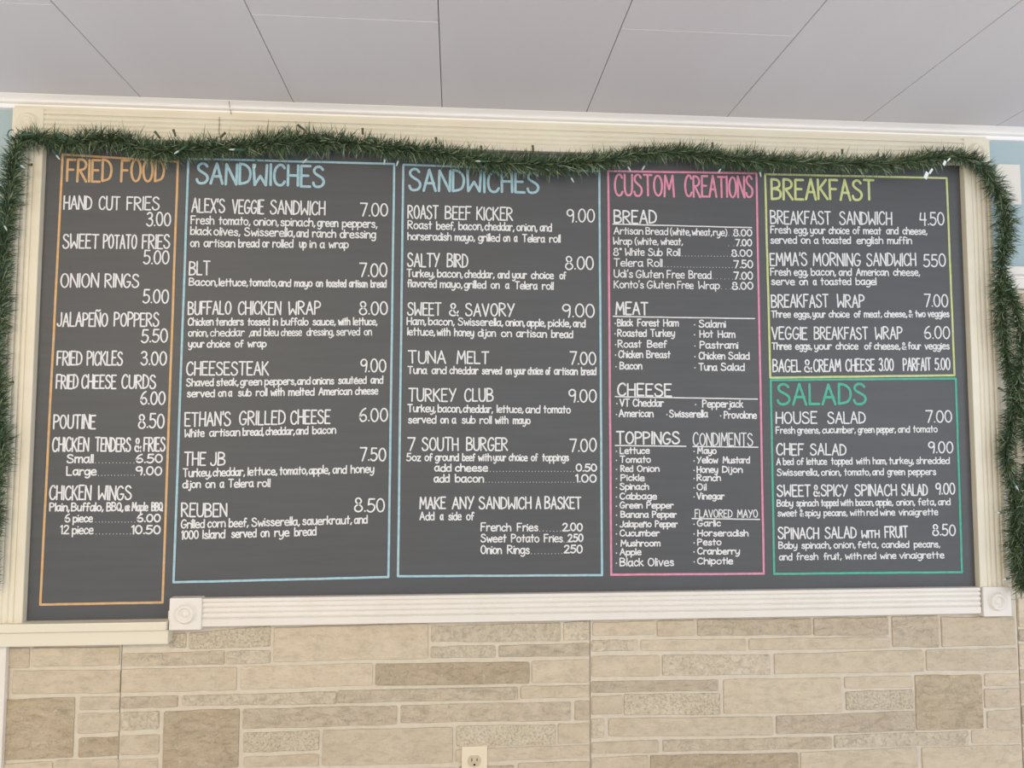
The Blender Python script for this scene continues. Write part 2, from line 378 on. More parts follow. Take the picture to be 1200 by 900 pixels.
# the sheet between the frame and the third seam, above the bottom rail
PAN.append(panel(xr_out + .001, seams[2] - g, zr_b - .001, zs_top + .0005))
def pan_of(x, z):
    if x > seams[2]: return 3
    if x > seams[1]: return 4 if (z > zs_top) else 2
    return 0 if x < seams[0] else 1
ST = """5 36 758 758 782 782 s;39.5 141.7 758 757 780.5 778.5 s;2 12 786 785 814 813 s;16 142 785 784 812.5 811 s;143.2 278 783.5 781 810.5 808 s
2 88 819 816 890.5 886.5 d;95 141.5 816 815.5 831.5 830.5 s;92.5 141.5 835 834 859 856.5 s;93 140.7 864 862 887 884 d;-6 63 895 891 908 908 s;66 140.3 890 888 908 908 s
200 219 742 741 758.5 758.5 p;222.5 317.5 741 733 760 757 p;145 264 765 761.5 779.7 778 v;266 317.5 762.5 761.5 777.5 776.5 c
321.5 502 735 729 775 771 s;283 437 780.5 776.5 807.5 802.5 s;440.3 620 777 775 802.5 800.3 d;623 690 774 772 799.5 798.5 s
505.5 656.5 733 729 751.7 751 c;660 690.4 729 727 750 749.5 c;505 580.5 757 755.5 770.5 770 c;584.5 690.4 755.5 753 769.5 768 v
143.5 209.5 816 814 829.5 827.5 v;214.5 394.8 814.5 809.5 826 824 c;396 606.5 808.5 804 823 819 v;610 690.7 803.3 801.7 818 816 s
143 187.3 834 832 855 853 c;192.3 280.8 833 829.5 899.5 898 d;285 465.5 830 826 853.5 848 v;469.7 668.7 825.7 821 846.5 843.5 v;673 690.5 820.5 820 843.5 843 v
142.5 187.8 861 859.5 884 882.5 s;142 186 889 887.5 908 908 s;286 374.5 857.7 854.5 881 878 p;286.5 374 886 882.5 898 896.5 s;378.5 530.5 854.3 851 896 892.5 s
535 650.7 849.7 848 874 871.5 p;653.5 690.4 847 846 870.5 869 s;534 690.4 877.5 871.5 892 887 s;285 384 902 901 910 910 s;388 535 901 898 910 910 s;538 602 897 895.5 908 908 v;607 690.6 893 891 908 908 s
694 766 728.5 727 744.5 743.5 s;769.3 813 727 726 745 744.5 s;816.3 949.8 725.5 724 744.5 743.5 v;952.2 1039.5 724 722 744 743.8 v;1044 1098.5 722 721 757.7 758 v;1101.5 1187.5 722 722 757.5 755 s
693 747 749.7 748.7 763 761.7 c;750.3 873 749 748 762 762 s;876.7 1041.3 748 745.7 761 758.7 s;692.8 772 768.5 767 792 791.5 s;775.3 901.5 766.7 766.3 791 790 c;906.3 1080.7 765.5 761 789.5 786 s;1084 1190 761 758.5 785.3 784.7 s
692.7 841 797.7 795.5 811 809 v;847 985 795.5 793 835.5 833.5 s;988.3 1068 792.5 791 805.7 805 s;990 1069 810 807 831.5 829.5 p;1071.5 1150 790.7 790 855 853 d;1152 1192.6 789 788.5 803.5 803 s;1152 1193.3 806.5 805.5 829 827.5 s;1155 1194.3 833 829.5 853 852.5 s
693 728.5 815 813.5 836.5 835.5 s;731 843.5 812.7 811.7 837.5 836.5 p;692.7 707.5 841.7 841 864 863.5 c;712.7 904.7 841 839 862 860.5 s;908.7 1070.7 838 832.5 859.5 856 v
692.8 771 869 866.3 882 880.7 s;776 973.7 866 862.5 880 876.5 v;976.5 1133.7 861 855.5 875.5 872 c;1137 1195.2 855 853.5 870 869 s
692.8 759 887 884 908 908 s;761.7 934.5 884 881 908 908 d;937 1074.3 880.5 875 908 908 s;1079 1196 874.7 871.3 908 908 s
1191.2 1240 700 699 734 733 s;1192 1222 737 737 751 751 v;1226 1300 736 736 750 749 s;1192.7 1260 754 753 780.5 779 s;1193.4 1215 784 784 797 797 s;1218 1300 782 780 796 794 v;1194 1250 800.5 800 823 822 s;1195.6 1230 826.5 826 848 847 v;1196.6 1270 851 850 875 874 s;1197.6 1280 878.5 878 908 908 s
1176 1184.5 344 344 372 372 s;1185.5 1240 344 344 366 366 v;1177 1184.7 375 375 398 398 v;1186 1240 370 370 402 402 s;1178 1185 402 402 430 430 s;1186 1218 406 406 424 424 s;1221 1290 406 406 426 426 v;1178.5 1185.4 433 433 452 452 s
1187 1250 428 428 459 459 s;1179 1186 455 455 486 486 v;1187.5 1225 462 462 480 480 v;1228 1300 462 462 482 482 s;1180 1186.5 489 489 512 512 s;1188 1260 484 484 514 514 s;1180.5 1187 515 515 548 548 s;1188.4 1230 518 518 537 537 s
1233 1300 518 518 540 540 v;1181 1187.4 551 551 574 574 v;1188.8 1250 541 541 572 572 s;1182 1187.8 577 577 603 603 s;1189.2 1240 576 576 596 596 v;1183 1188.2 606 606 628 628 s;1189.6 1260 600 600 630 630 s;1184 1188.6 631 631 652 652 s
1190 1228 633 633 656 656 s;1231 1300 633 633 655 655 v;1184.5 1189 656 656 690 690 v;1190.5 1250 660 660 695 695 s"""
def stone(x0, x1, yt0, yt1, yb0, yb1, kind):
    a, b, c, d = at(x0, yt0), at(x1, yt1), at(x1, yb1), at(x0, yb0)
    cx, cz = (a.x + b.x) / 2, (a.z + d.z) / 2
    xl, xr = (a.x + d.x) / 2, (b.x + c.x) / 2
    w_, h_ = xr - xl, (a.z + b.z - c.z - d.z) / 2
    cr = min(.0028, w_ * .2, h_ * .2)
    nl, ns = max(3, min(7, int(w_ / .03))), max(2, min(4, int(h_ / .03) + 1))
    pts = []
    def lerp(p, q, t): return (p[0] + (q[0] - p[0]) * t, p[1] + (q[1] - p[1]) * t)
    A, B, C_, D_ = (xl, a.z), (xr, b.z), (xr, c.z), (xl, d.z)
    at_seam = [min(abs(xl - s) for s in seams) < .006, min(abs(xr - s) for s in seams) < .006]
    for p, q, n, edge in ((A, B, nl, 't'), (B, C_, ns, 'r'), (C_, D_, nl, 'b'), (D_, A, ns, 'l')):
        L_ = math.hypot(q[0] - p[0], q[1] - p[1]); cc = cr / L_
        for i in range(n + 1):
            t = cc + (1 - 2 * cc) * i / n
            x, z = lerp(p, q, t)
            j = .0013 if edge in 'tb' else .0008
            if 0 < i < n: 
                if edge in 'tb': z += random.uniform(-j, j)
                elif not at_seam[0 if edge == 'l' else 1]: x += random.uniform(-j, j)
            pts.append((x, z))
    mx, mz = (xl + xr) / 2, (a.z + b.z + c.z + d.z) / 4
    h0 = random.uniform(.0028, .0046); ins = .0016
    n = len(pts); V = []; F = []
    for lev, (yy, k) in enumerate(((SP_Y - .0001, 0), (SP_Y - h0 * .75, .35), (SP_Y - h0, 1))):
        for x, z in pts:
            dx, dz = mx - x, mz - z
            sx = ins * k * (1 if dx > 0 else -1) * min(1, abs(dx) / .01); sz = ins * k * (1 if dz > 0 else -1) * min(1, abs(dz) / .006)
            V.append((x + sx, yy, z + sz))
    for l in range(2):
        for i in range(n):
            F.append((l * n + i, l * n + (i + 1) % n, (l + 1) * n + (i + 1) % n, (l + 1) * n + i))
    F.append(tuple(range(2 * n, 3 * n)))
    bm = bmesh.new(); vs = [bm.verts.new(v) for v in V]
    for f in F: bm.faces.new([vs[i] for i in f])
    bmesh.ops.recalc_face_normals(bm, faces=bm.faces[:])
    if bm.faces[:][-1].normal.y > 0: bmesh.ops.reverse_faces(bm, faces=bm.faces[:])
    obj('stone', bm, STONE[kind], PAN[pan_of(mx, mz)])
for line in ST.split('\n'):
    for s in line.split(';'):
        q = s.split(); v = [float(t) for t in q[:6]]
        stone(v[0], v[1], v[2], v[3], v[4], v[5], q[6])

# ------------------------------------------------------------------ plaque at the upper right
a, b = at(1167.3, 192, -.006), at(1197.4, 239.8, -.006)
pl = obj('wall_plaque', boxbm(a.x, b.x, -.006, 0, b.z, a.z, bev=.0008, seg=1), MAT['plaque'])
tag(pl, 'small plain off-white rectangle on the pale blue wall right of the frame', 'plaque')

# ------------------------------------------------------------------ electrical outlet
a, b = at(541, 875.3, -.012), at(571, 880, -.012)
ox, ow, ozt = (a.x + b.x) / 2, (b.x - a.x), a.z
ohh = ow * 1.62
outlet = empty('wall_outlet'); tag(outlet, 'almond electrical outlet set in the stone wall below the board', 'outlet')
obj('cover_plate', boxbm(ox - ow / 2, ox + ow / 2, -.0125, SP_Y, ozt - ohh, ozt, bev=.0022, seg=3), MAT['plate'], outlet)
def recept(cz):
    bm = bmesh.new(); R_ = .0172; top_, bot_ = [], []
    n = 40
    for i in range(n):
        t = 2 * math.pi * i / n
        x = R_ * math.cos(t); z = max(-.0140, min(.0140, R_ * math.sin(t)))
        top_.append(bm.verts.new((ox + x * .95, -.0150, cz + z * .95))); bot_.append(bm.verts.new((ox + x, -.0118, cz + z)))
    bm.faces.new(top_)
    for i in range(n): bm.faces.new((top_[i], top_[(i + 1) % n], bot_[(i + 1) % n], bot_[i]))
    bmesh.ops.recalc_face_normals(bm, faces=bm.faces[:])
    r = obj('receptacle', bm, MAT['recept'], outlet)
    for sx, hh_ in ((-.0068, .0085), (.0068, .0068)):
        obj('slot', boxbm(ox + sx - .0011, ox + sx + .0011, -.0152, -.0149, cz + .003 - hh_ / 2 + .001, cz + .003 + hh_ / 2 + .001), MAT['slot'], r)
    bm = bmesh.new(); vs = []
    for i in range(14):
        t = math.pi * i / 13; vs.append(bm.verts.new((ox + .0026 * math.cos(t), -.0152, cz - .0085 + .0026 * math.sin(t) + .0005)))
    vs.append(bm.verts.new((ox - .0026, -.0152, cz - .0105))); vs.append(bm.verts.new((ox + .0026, -.0152, cz - .0105)))
    f = bm.faces.new(vs)
    bmesh.ops.recalc_face_normals(bm, faces=bm.faces[:])
    obj('ground_hole', bm, MAT['slot'], r)
rz = at(556, 892.3, -.015).z
recept(rz); recept(rz - .0385)
bm = bmesh.new(); bmesh.ops.create_cone(bm, cap_ends=True, segments=14, radius1=.0032, radius2=.0026, depth=.0012, matrix=Matrix.Translation((ox, -.0130, rz - .0193)) @ Matrix.Rotation(math.pi / 2, 4, 'X'))
obj('screw', bm, MAT['recept'], outlet)

# ------------------------------------------------------------------ the menu board
board = empty('menu_board')
tag(board, 'long black chalkboard menu lettered in white with coloured section borders', 'menu board')
bm = bmesh.new()
pts = [(XL_IN + .0015, Z_LEFT), (X_STEP - .0012, Z_LEFT), (X_STEP - .0012, Z_BOT), (XR_IN - .0015, Z_BOT), (XR_IN - .0015, Z_TOP + .012), (XL_IN + .0015, Z_TOP + .012)]
fr = [bm.verts.new((x, BOARD_Y, z)) for x, z in pts]; bk = [bm.verts.new((x, -.0005, z)) for x, z in pts]
bm.faces.new(fr); bm.faces.new(bk[::-1])
for i in range(6): bm.faces.new((fr[i], bk[i], bk[(i + 1) % 6], fr[(i + 1) % 6]))
bmesh.ops.recalc_face_normals(bm, faces=bm.faces[:])
obj('board_panel', bm, MAT['board'], board)

# -- single-stroke hand lettering ------------------------------------------------
GL = {
'A': (.46, '0,0 .23,1|.23,1 .46,0|.07,.36 .4,.36'),
'B': (.42, '0,0 0,1|~0,1 .24,.98 .36,.84 .32,.62 0,.52|~0,.52 .3,.48 .42,.3 .34,.06 0,0'),
'C': (.42, '~.41,.84 .32,.98 .18,.97 .05,.78 0,.45 .06,.13 .2,0 .34,.04 .42,.18'),
'D': (.42, '0,0 0,1|~0,1 .22,.94 .38,.74 .42,.45 .32,.12 0,0'),
'E': (.36, '0,0 0,1|0,1 .36,1|0,0 .36,0|0,.53 .28,.53'),
'F': (.36, '0,0 0,1|0,1 .36,1|0,.53 .28,.53'),
'G': (.46, '~.42,.86 .3,1 .15,.95 .03,.72 0,.4 .07,.1 .22,0 .36,.08 .44,.28 .45,.42|.45,.42 .24,.42'),
'H': (.4, '0,0 0,1|.4,0 .4,1|0,.5 .4,.5'),
'I': (.02, '.01,0 .01,1'),
'J': (.32, '~.32,1 .32,.6 .31,.25 .24,.05 .13,0 .03,.06 0,.18'),
'K': (.42, '0,0 0,1|.38,1 0,.45|.09,.56 .42,0'),
'L': (.34, '0,0 0,1|0,0 .34,0'),
'M': (.54, '0,0 .06,1|.06,1 .27,.35|.27,.35 .48,1|.48,1 .54,0'),
'N': (.42, '0,0 0,1|0,1 .42,0|.42,0 .42,1'),
'O': (.46, 'o .23,.5,.23,.5'),
'P': (.38, '0,0 0,1|~0,1 .24,.98 .38,.8 .3,.56 0,.48'),
'Q': (.46, 'o .23,.5,.23,.5|.28,.22 .48,-.04'),
'R': (.42, '0,0 0,1|~0,1 .24,.98 .38,.8 .3,.58 0,.5|.1,.5 .42,0'),
'S': (.42, '~.38,.86 .29,.98 .15,.99 .04,.87 .05,.7 .2,.56 .36,.43 .42,.25 .34,.06 .18,0 .05,.05 0,.2'),
'T': (.44, '.22,0 .22,1|0,1 .44,1'),
'U': (.42, '~0,1 0,.6 .01,.25 .09,.04 .21,0 .33,.04 .41,.25 .42,.6 .42,1'),
'V': (.44, '0,1 .22,0|.22,0 .44,1'),
'W': (.54, '0,1 .05,0|.05,0 .27,.45|.27,.45 .49,0|.49,0 .54,1'),
'X': (.42, '0,0 .42,1|0,1 .42,0'),
'Y': (.44, '0,1 .22,.5|.44,1 .12,0'),
'Z': (.4, '0,1 .4,1|.4,1 0,0|0,0 .4,0'),
'&': (.5, '~.5,.36 .38,.08 .2,0 .04,.1 .03,.32 .2,.52 .33,.72 .3,.92 .18,.98 .08,.86 .12,.66 .3,.3 .5,0'),
'0': (.42, 'o .21,.5,.21,.5'),
'1': (.12, '.12,0 .12,1|.12,1 0,.84'),
'2': (.4, '~.02,.8 .1,.96 .24,1 .36,.86 .34,.62 .18,.3 0,0|0,0 .42,0'),
'3': (.4, '~.02,.88 .14,1 .3,.95 .35,.78 .28,.6 .14,.54|~.14,.54 .32,.5 .4,.3 .32,.06 .14,0 0,.14'),
'4': (.42, '.06,1 0,.45|0,.45 .42,.45|.34,1 .32,0'),
'5': (.4, '.38,1 .08,1|.08,1 .05,.55|~.05,.55 .2,.62 .36,.52 .4,.3 .3,.06 .14,0 0,.12'),
'6': (.4, '~.34,1 .16,.84 .04,.55 .01,.28 .1,.04 .24,0 .38,.14 .38,.36 .26,.5 .12,.46 .02,.3'),
'7': (.4, '0,1 .4,1|.4,1 .14,0'),
'8': (.42, '~.36,.84 .26,.99 .12,.98 .05,.83 .1,.66 .22,.54 .36,.4 .42,.22 .32,.03 .14,.0 .01,.16 .04,.38 .2,.54 .34,.68 .36,.84'),
'9': (.4, '~.38,.8 .3,.97 .14,1 .02,.84 .02,.64 .12,.5 .26,.52 .38,.72|~.38,.85 .38,.5 .36,.2 .32,0'),
'.': (.04, '. .02,.04'), ',': (.08, '.07,.1 .0,-.13'), "'": (.04, '.03,1.02 .01,.8'), '"': (.14, '.02,1 .02,.8|.12,1 .12,.8'),
'(': (.14, '~.14,1.05 .02,.75 0,.4 .06,.05 .14,-.12'), ')': (.14, '~0,1.05 .12,.75 .14,.4 .08,.05 0,-.12'),
'·': (.05, '. .02,.34'),
'a': (.38, '~.32,.5 .2,.6 .06,.52 0,.3 .05,.07 .16,0 .27,.12 .33,.34|.34,.62 .34,.08|.34,.08 .4,0'),
'b': (.36, '0,1 0,0|~0,.32 .1,.52 .24,.58 .35,.42 .35,.18 .24,.01 .1,.03 0,.2'),
'c': (.32, '~.32,.46 .22,.6 .09,.53 0,.3 .06,.07 .19,0 .32,.12'),
'd': (.36, '.36,1 .36,0|~.36,.34 .26,.55 .12,.55 .01,.38 .01,.16 .12,0 .26,.03 .36,.22'),
'e': (.36, '.01,.31 .35,.31|~.35,.31 .32,.53 .19,.6 .05,.5 0,.28 .06,.06 .2,0 .36,.05'),
'f': (.26, '~.28,.92 .2,1 .11,.93 .09,.7 .09,.3 .09,0|0,.55 .24,.55'),
'g': (.36, '~.34,.44 .22,.6 .08,.54 0,.32 .06,.08 .18,.03 .3,.14 .35,.32|~.36,.6 .36,.1 .34,-.2 .2,-.34 .04,-.26'),
'h': (.34, '0,1 0,0|~0,.34 .1,.54 .22,.6 .32,.48 .34,.25 .34,0'),
'i': (.03, '.01,.58 .01,0|. .015,.84'),
'j': (.14, '~.14,.58 .14,.1 .12,-.2 .06,-.32 -.04,-.26|. .14,.84'),
'k': (.32, '0,1 0,0|.28,.6 0,.25|.1,.34 .32,0'),
'l': (.02, '.01,1 .01,0'),
'm': (.52, '0,.6 0,0|~0,.36 .09,.56 .2,.58 .26,.42 .26,0|~.26,.36 .35,.56 .46,.58 .52,.42 .52,0'),
'n': (.34, '0,.6 0,0|~0,.36 .1,.55 .22,.6 .32,.48 .34,.25 .34,0'),
'o': (.38, 'o .19,.3,.19,.3'),
'p': (.36, '0,.6 0,-.34|~0,.34 .1,.54 .24,.58 .35,.42 .35,.18 .24,.02 .1,.04 0,.2'),
'r': (.26, '0,.6 0,0|~0,.34 .09,.54 .2,.6 .27,.52'),
's': (.3, '~.28,.48 .18,.59 .06,.54 .05,.4 .17,.3 .28,.2 .27,.05 .13,0 0,.1'),
't': (.26, '.12,.95 .12,0|0,.62 .26,.62'),
'u': (.34, '~0,.6 0,.25 .07,.03 .19,.02 .31,.18 .34,.34|.34,.6 .34,0'),
'v': (.34, '0,.6 .17,0|.17,0 .34,.6'),
'w': (.46, '0,.6 .1,0|.1,0 .23,.42|.23,.42 .36,0|.36,0 .46,.6'),
'x': (.32, '0,0 .32,.6|0,.6 .32,0'),
'y': (.34, '~0,.6 .01,.25 .1,.05 .22,.1 .33,.3|~.35,.6 .34,.1 .28,-.2 .14,-.34 .02,-.28'),
'z': (.3, '0,.58 .3,.58|.3,.58 0,0|0,0 .3,0'),
}
def _tall(y):
    y = float(y); return '%.3f' % (y * 1.09 if 0 < y <= .62 else y)
for _k in 'abcdeghkmnopqrsuvwxyz':      # slightly taller small letters
    if _k not in GL: continue
    _w, _s = GL[_k]; _o = []
    for _p in _s.split('|'):
        if _p[0] == 'o':
            _q = _p[2:].split(','); _o.append('o %s,%s,%s,%.3f' % (_q[0], _tall(_q[1]), _q[2], float(_q[3]) * 1.09)); continue
        _h = '~' if _p[0] == '~' else ''
        _o.append(_h + ' '.join(t.split(',')[0] + ',' + _tall(t.split(',')[1]) for t in _p.lstrip('~').split()))
    GL[_k] = (_w, '|'.join(_o))
GL['Ñ'] = (GL['N'][0], GL['N'][1] + '|~.04,1.12 .13,1.2 .25,1.12 .38,1.2')
GL['ñ'] = (GL['n'][0], GL['n'][1] + '|~.02,.74 .1,.82 .22,.74 .32,.82')
GL['é'] = (GL['e'][0], GL['e'][1] + '|.14,.72 .26,.86')
def strokes(ch):
    w_, s = GL[ch]; out = []
    for part in s.split('|'):
        if part[0] == 'o':
            cx, cy, rx, ry = [float(t) for t in part[2:].split(',')]
            out.append([(cx + rx * math.sin(t / 14 * 2 * math.pi), cy + ry * math.cos(t / 14 * 2 * math.pi)) for t in range(15)])
        elif part[0] == '.' and part[1] == ' ':
            x, y = [float(t) for t in part[2:].split(',')]; out.append([(x, y)])
        elif part[0] == '~':
            p = [tuple(float(t) for t in q.split(',')) for q in part[1:].split()]
            q = [p[0]] + p + [p[-1]]; r = []
            for i in range(1, len(q) - 2):
                for k in range(3):
                    t = k / 3; a, b, c, d = q[i - 1], q[i], q[i + 1], q[i + 2]
                    r.append(tuple(.5 * (2 * b[j] + (c[j] - a[j]) * t + (2 * a[j] - 5 * b[j] + 4 * c[j] - d[j]) * t * t + (3 * b[j] - a[j] - 3 * c[j] + d[j]) * t ** 3) for j in (0, 1)))
            r.append(p[-1]); out.append(r)
        else:
            out.append([tuple(float(t) for t in q.split(',')) for q in part.split()])
    return out
GC = {k: (GL[k][0], strokes(k)) for k in GL}
INK_Y = BOARD_Y - .0006
class Ink:
    count = 0
    def __init__(s): s.V = []; s.F = []
    def layer(s):
        Ink.count += 1; return INK_Y + .0004 - (Ink.count % 37) * 1.6e-5
    def disc(s, x, z, r, n=8):
        b = len(s.V); yy = s.layer()
        for i in range(n): s.V.append((x + r * math.cos(2 * math.pi * i / n), yy, z + r * math.sin(2 * math.pi * i / n)))
        s.F.append(tuple(range(b, b + n)))
    def line(s, pts, r):
        if len(pts) == 1: s.disc(pts[0][0], pts[0][1], r * 1.15); return
        n = len(pts); closed = math.hypot(pts[0][0] - pts[-1][0], pts[0][1] - pts[-1][1]) < 1e-6
        b = len(s.V); L_ = []; R_ = []; yy = s.layer()
        for i in range(n):
            a = pts[i - 1] if i else (pts[-2] if closed else pts[0]); c = pts[i + 1] if i < n - 1 else (pts[1] if closed else pts[-1])
            tx, tz = c[0] - a[0], c[1] - a[1]; l = math.hypot(tx, tz) or 1; tx /= l; tz /= l
            x, z = pts[i]
            if not closed and i == 0: cap0 = (x, z, tx, tz)
            if not closed and i == n - 1: cap1 = (x, z, -tx, -tz)
            L_.append((x - tz * r, yy, z + tx * r)); R_.append((x + tz * r, yy, z - tx * r))
        s.V += L_ + R_
        for i in range(n - 1): s.F.append((b + i, b + n + i, b + n + i + 1, b + i + 1))
        if not closed:
            for x, z, tx, tz in (cap0, cap1):
                k = len(s.V)
                for q in range(5):
                    t = math.pi / 2 + math.pi * q / 4
                    ct, st = math.cos(t), math.sin(t)
                    s.V.append((x + (tx * ct - tz * st) * r, yy, z + (tz * ct + tx * st) * r))
                f = tuple(range(k, k + 5)); s.F.append(f)
    def build(s, name, mat, parent):
        V, F = s.V, []
        for f in s.F:     # all faces look into the room (-y)
            a, b, c = V[f[0]], V[f[1]], V[f[2]]
            ny = (b[2] - a[2]) * (c[0] - a[0]) - (b[0] - a[0]) * (c[2] - a[2])
            F.append(f if ny < 0 else f[::-1])
        return obj(name, (V, F), mat, parent)
GAPC, GAPL = .13, .11
def word_width(wd):
    g_ = [GAPC if (c.isupper() or c.isdigit()) else GAPL for c in wd]
    return sum(GC[c][0] for c in wd) + sum(g_[:-1]), g_
def write_word(ink, wd, x0, x1, zf, h, r):
    nat, gp = word_width(wd)
    xa, xb = x0 + r, x1 - r
    s = (xb - xa) / max(nat, .05) if nat > .06 else h
    x = xa
    for c, g_ in zip(wd, gp):
        w_, st = GC[c]
        hz_ = h * random.uniform(.975, 1.03); dz = random.uniform(-.02, .02) * h; sl = random.uniform(-.02, .02)
        for ln in st:
            ink.line([(x + (gx + sl * gy) * s, zf(x) + dz + gy * (hz_ - 2 * r) + r) for gx, gy in ln], r)
        x += (w_ + g_) * s
COLS = dict(white=(228, 229, 230), orange=(216, 176, 128), blue=(168, 202, 213), pink=(224, 148, 174), yellow=(204, 211, 146), green=(90, 182, 156))
INKM = {k: material(k + '_chalk_marker', srgb(*v), .75, .2, var=srgb(*[int(c * .93) for c in v]), vscale=70) for k, v in COLS.items()}
MMPX = DIST / FPX
def bar(ink, p, q, wpx):
    r = wpx * MMPX / 2
    a, b = at(*p, BOARD_Y), at(*q, BOARD_Y)
    n = 12; pts = []
    for i in range(n + 1):
        t = i / n; pts.append((a.x + (b.x - a.x) * t + random.uniform(-.0003, .0003), a.z + (b.z - a.z) * t + random.uniform(-.0003, .0003)))
    ink.line(pts, r)
NAME = {'H': 'section_heading', 'N': 'dish_name', 'P': 'price', 'D': 'dish_description', 'S': 'list_heading', 'I': 'list_item', 'U': 'underline'}
PEN = {'H': 3.0, 'N': 1.75, 'P': 1.75, 'D': 1.5, 'S': 2.0, 'I': 1.5}
def section(col, label, corners, text):
    ink = Ink()
    for i in range(4): bar(ink, corners[i], corners[(i + 1) % 4], 2.5)
    sec = ink.build('section_border', INKM[col], board); sec['label'] = label
    for ln in text.strip().split('\n'):
        f = ln.split(); k = f[0]
        if k == 'U':
            v = [float(t) for t in f[1:5]]; ink = Ink(); bar(ink, (v[0], v[1]), (v[2], v[3]), 1.4); ink.build('underline', INKM['white'], sec); continue
        pen = PEN[k[0]] * (float(k[1:]) if len(k) > 1 else 1); k = k[0]
        h, y0, y1 = float(f[1]), float(f[2]), float(f[3])
        toks = []
        for t in f[4:]:
            wd, a, b = t.rsplit(':', 2); toks.append((wd, float(a), float(b)))
        X0_, X1_ = toks[0][1], toks[-1][2]
        pa, pb = at(X0_, y0, BOARD_Y), at(X1_, y1, BOARD_Y)
        hw = abs(at(X0_, y0 - h, BOARD_Y).z - pa.z)
        zf = lambda x: pa.z + (pb.z - pa.z) * ((x - pa.x) / max(pb.x - pa.x, 1e-4))
        ink = Ink(); r = pen * MMPX / 2
        for wd, a, b in toks:
            ym = y0 + (y1 - y0) * (a - X0_) / max(X1_ - X0_, 1)
            xa, xb = at(a, ym, BOARD_Y).x, at(b, ym, BOARD_Y).x
            if wd == '…':
                n = max(2, round((b - a) / 3.6)); 
                for q in range(n):
                    x = xa + (xb - xa) * q / (n - 1); ink.disc(x, zf(x) + .0014 + random.uniform(-.0004, .0004), .0011, 6)
            elif wd[0] == '_':      # words in small capitals
                write_word(ink, wd[1:], xa, xb, zf, hw * .68, r)
            else: write_word(ink, wd, xa, xb, zf, hw, r)
        ink.build(NAME[k], INKM[col if k == 'H' else 'white'], sec)

section('orange', 'orange chalk border around the fried food list', [(73.5, 181), (208.5, 189.5), (190.5, 706), (47.2, 708.5)], """
H.9 28 213.5 214 FRIED:77:131.6 FOOD:140.6:193
N 17 246 247 HAND:74:108 CUT:115.4:141 FRIES:148:187
P 17 265.3 265.3 3.00:171:200.6
N 17.5 291.6 292 SWEET:73:116 POTATO:120.4:160.6 FRIES:166:199.4
P 17 310 310 5.00:167.4:198.6
N 17.4 337.4 337.4 ONION:70.4:116 RINGS:122.4:163
P 17.2 356 356 5.00:166.6:198
N 17.4 383.2 383 JALAPEÑO:66.4:126.6 POPPERS:133:186.6
P 17 402 402 5.50:165:197
N 17.4 428.6 428.6 FRIED:66:96.6 PICKLES:101.4:144
P 17 428.6 428.6 3.00:164.4:195.6
N 17.4 456 456 FRIED:65:92 CHEESE:95:136.6 CURDS:142:183
P 16.8 474.6 474.6 6.00:164:194
N 17.5 503 503 POUTINE:62:112.6
P 17.8 502.4 502.4 8.50:161.6:193
N 17.5 529.8 529.4 CHICKEN:60.6:104.4 TENDERS:111:153.6 &:157:165.6 FRIES:167.6:194
D1.1 11.3 543 543 Small:78:110 …:112:157
P 11.3 543 543 6.50:158.6:191
D1.1 11.3 557.6 557.6 Large:77.4:113.4 …:115.5:157.5
P 11.3 557.4 557.4 9.00:158.6:190
N 18 586.4 586.4 CHICKEN:57.4:107 WINGS:114:154.6
D1.05 11 599.6 599.2 Plain,:57.6:82 Buffalo,:83:121.6 BBQ,:124.4:145 _OR:146:152.4 Maple:154:174 BBQ:177:191
D 10.6 612.4 612.4 6:75.4:82.6 piece:85:109 …:112.5:158
P 10.6 612.2 612.2 6.00:160:188.6
D 11.3 626.4 626.4 12:70.4:81 piece:84:109.6 …:112.5:153
P 11.3 626.4 626.4 10.50:153.5:188.6""")
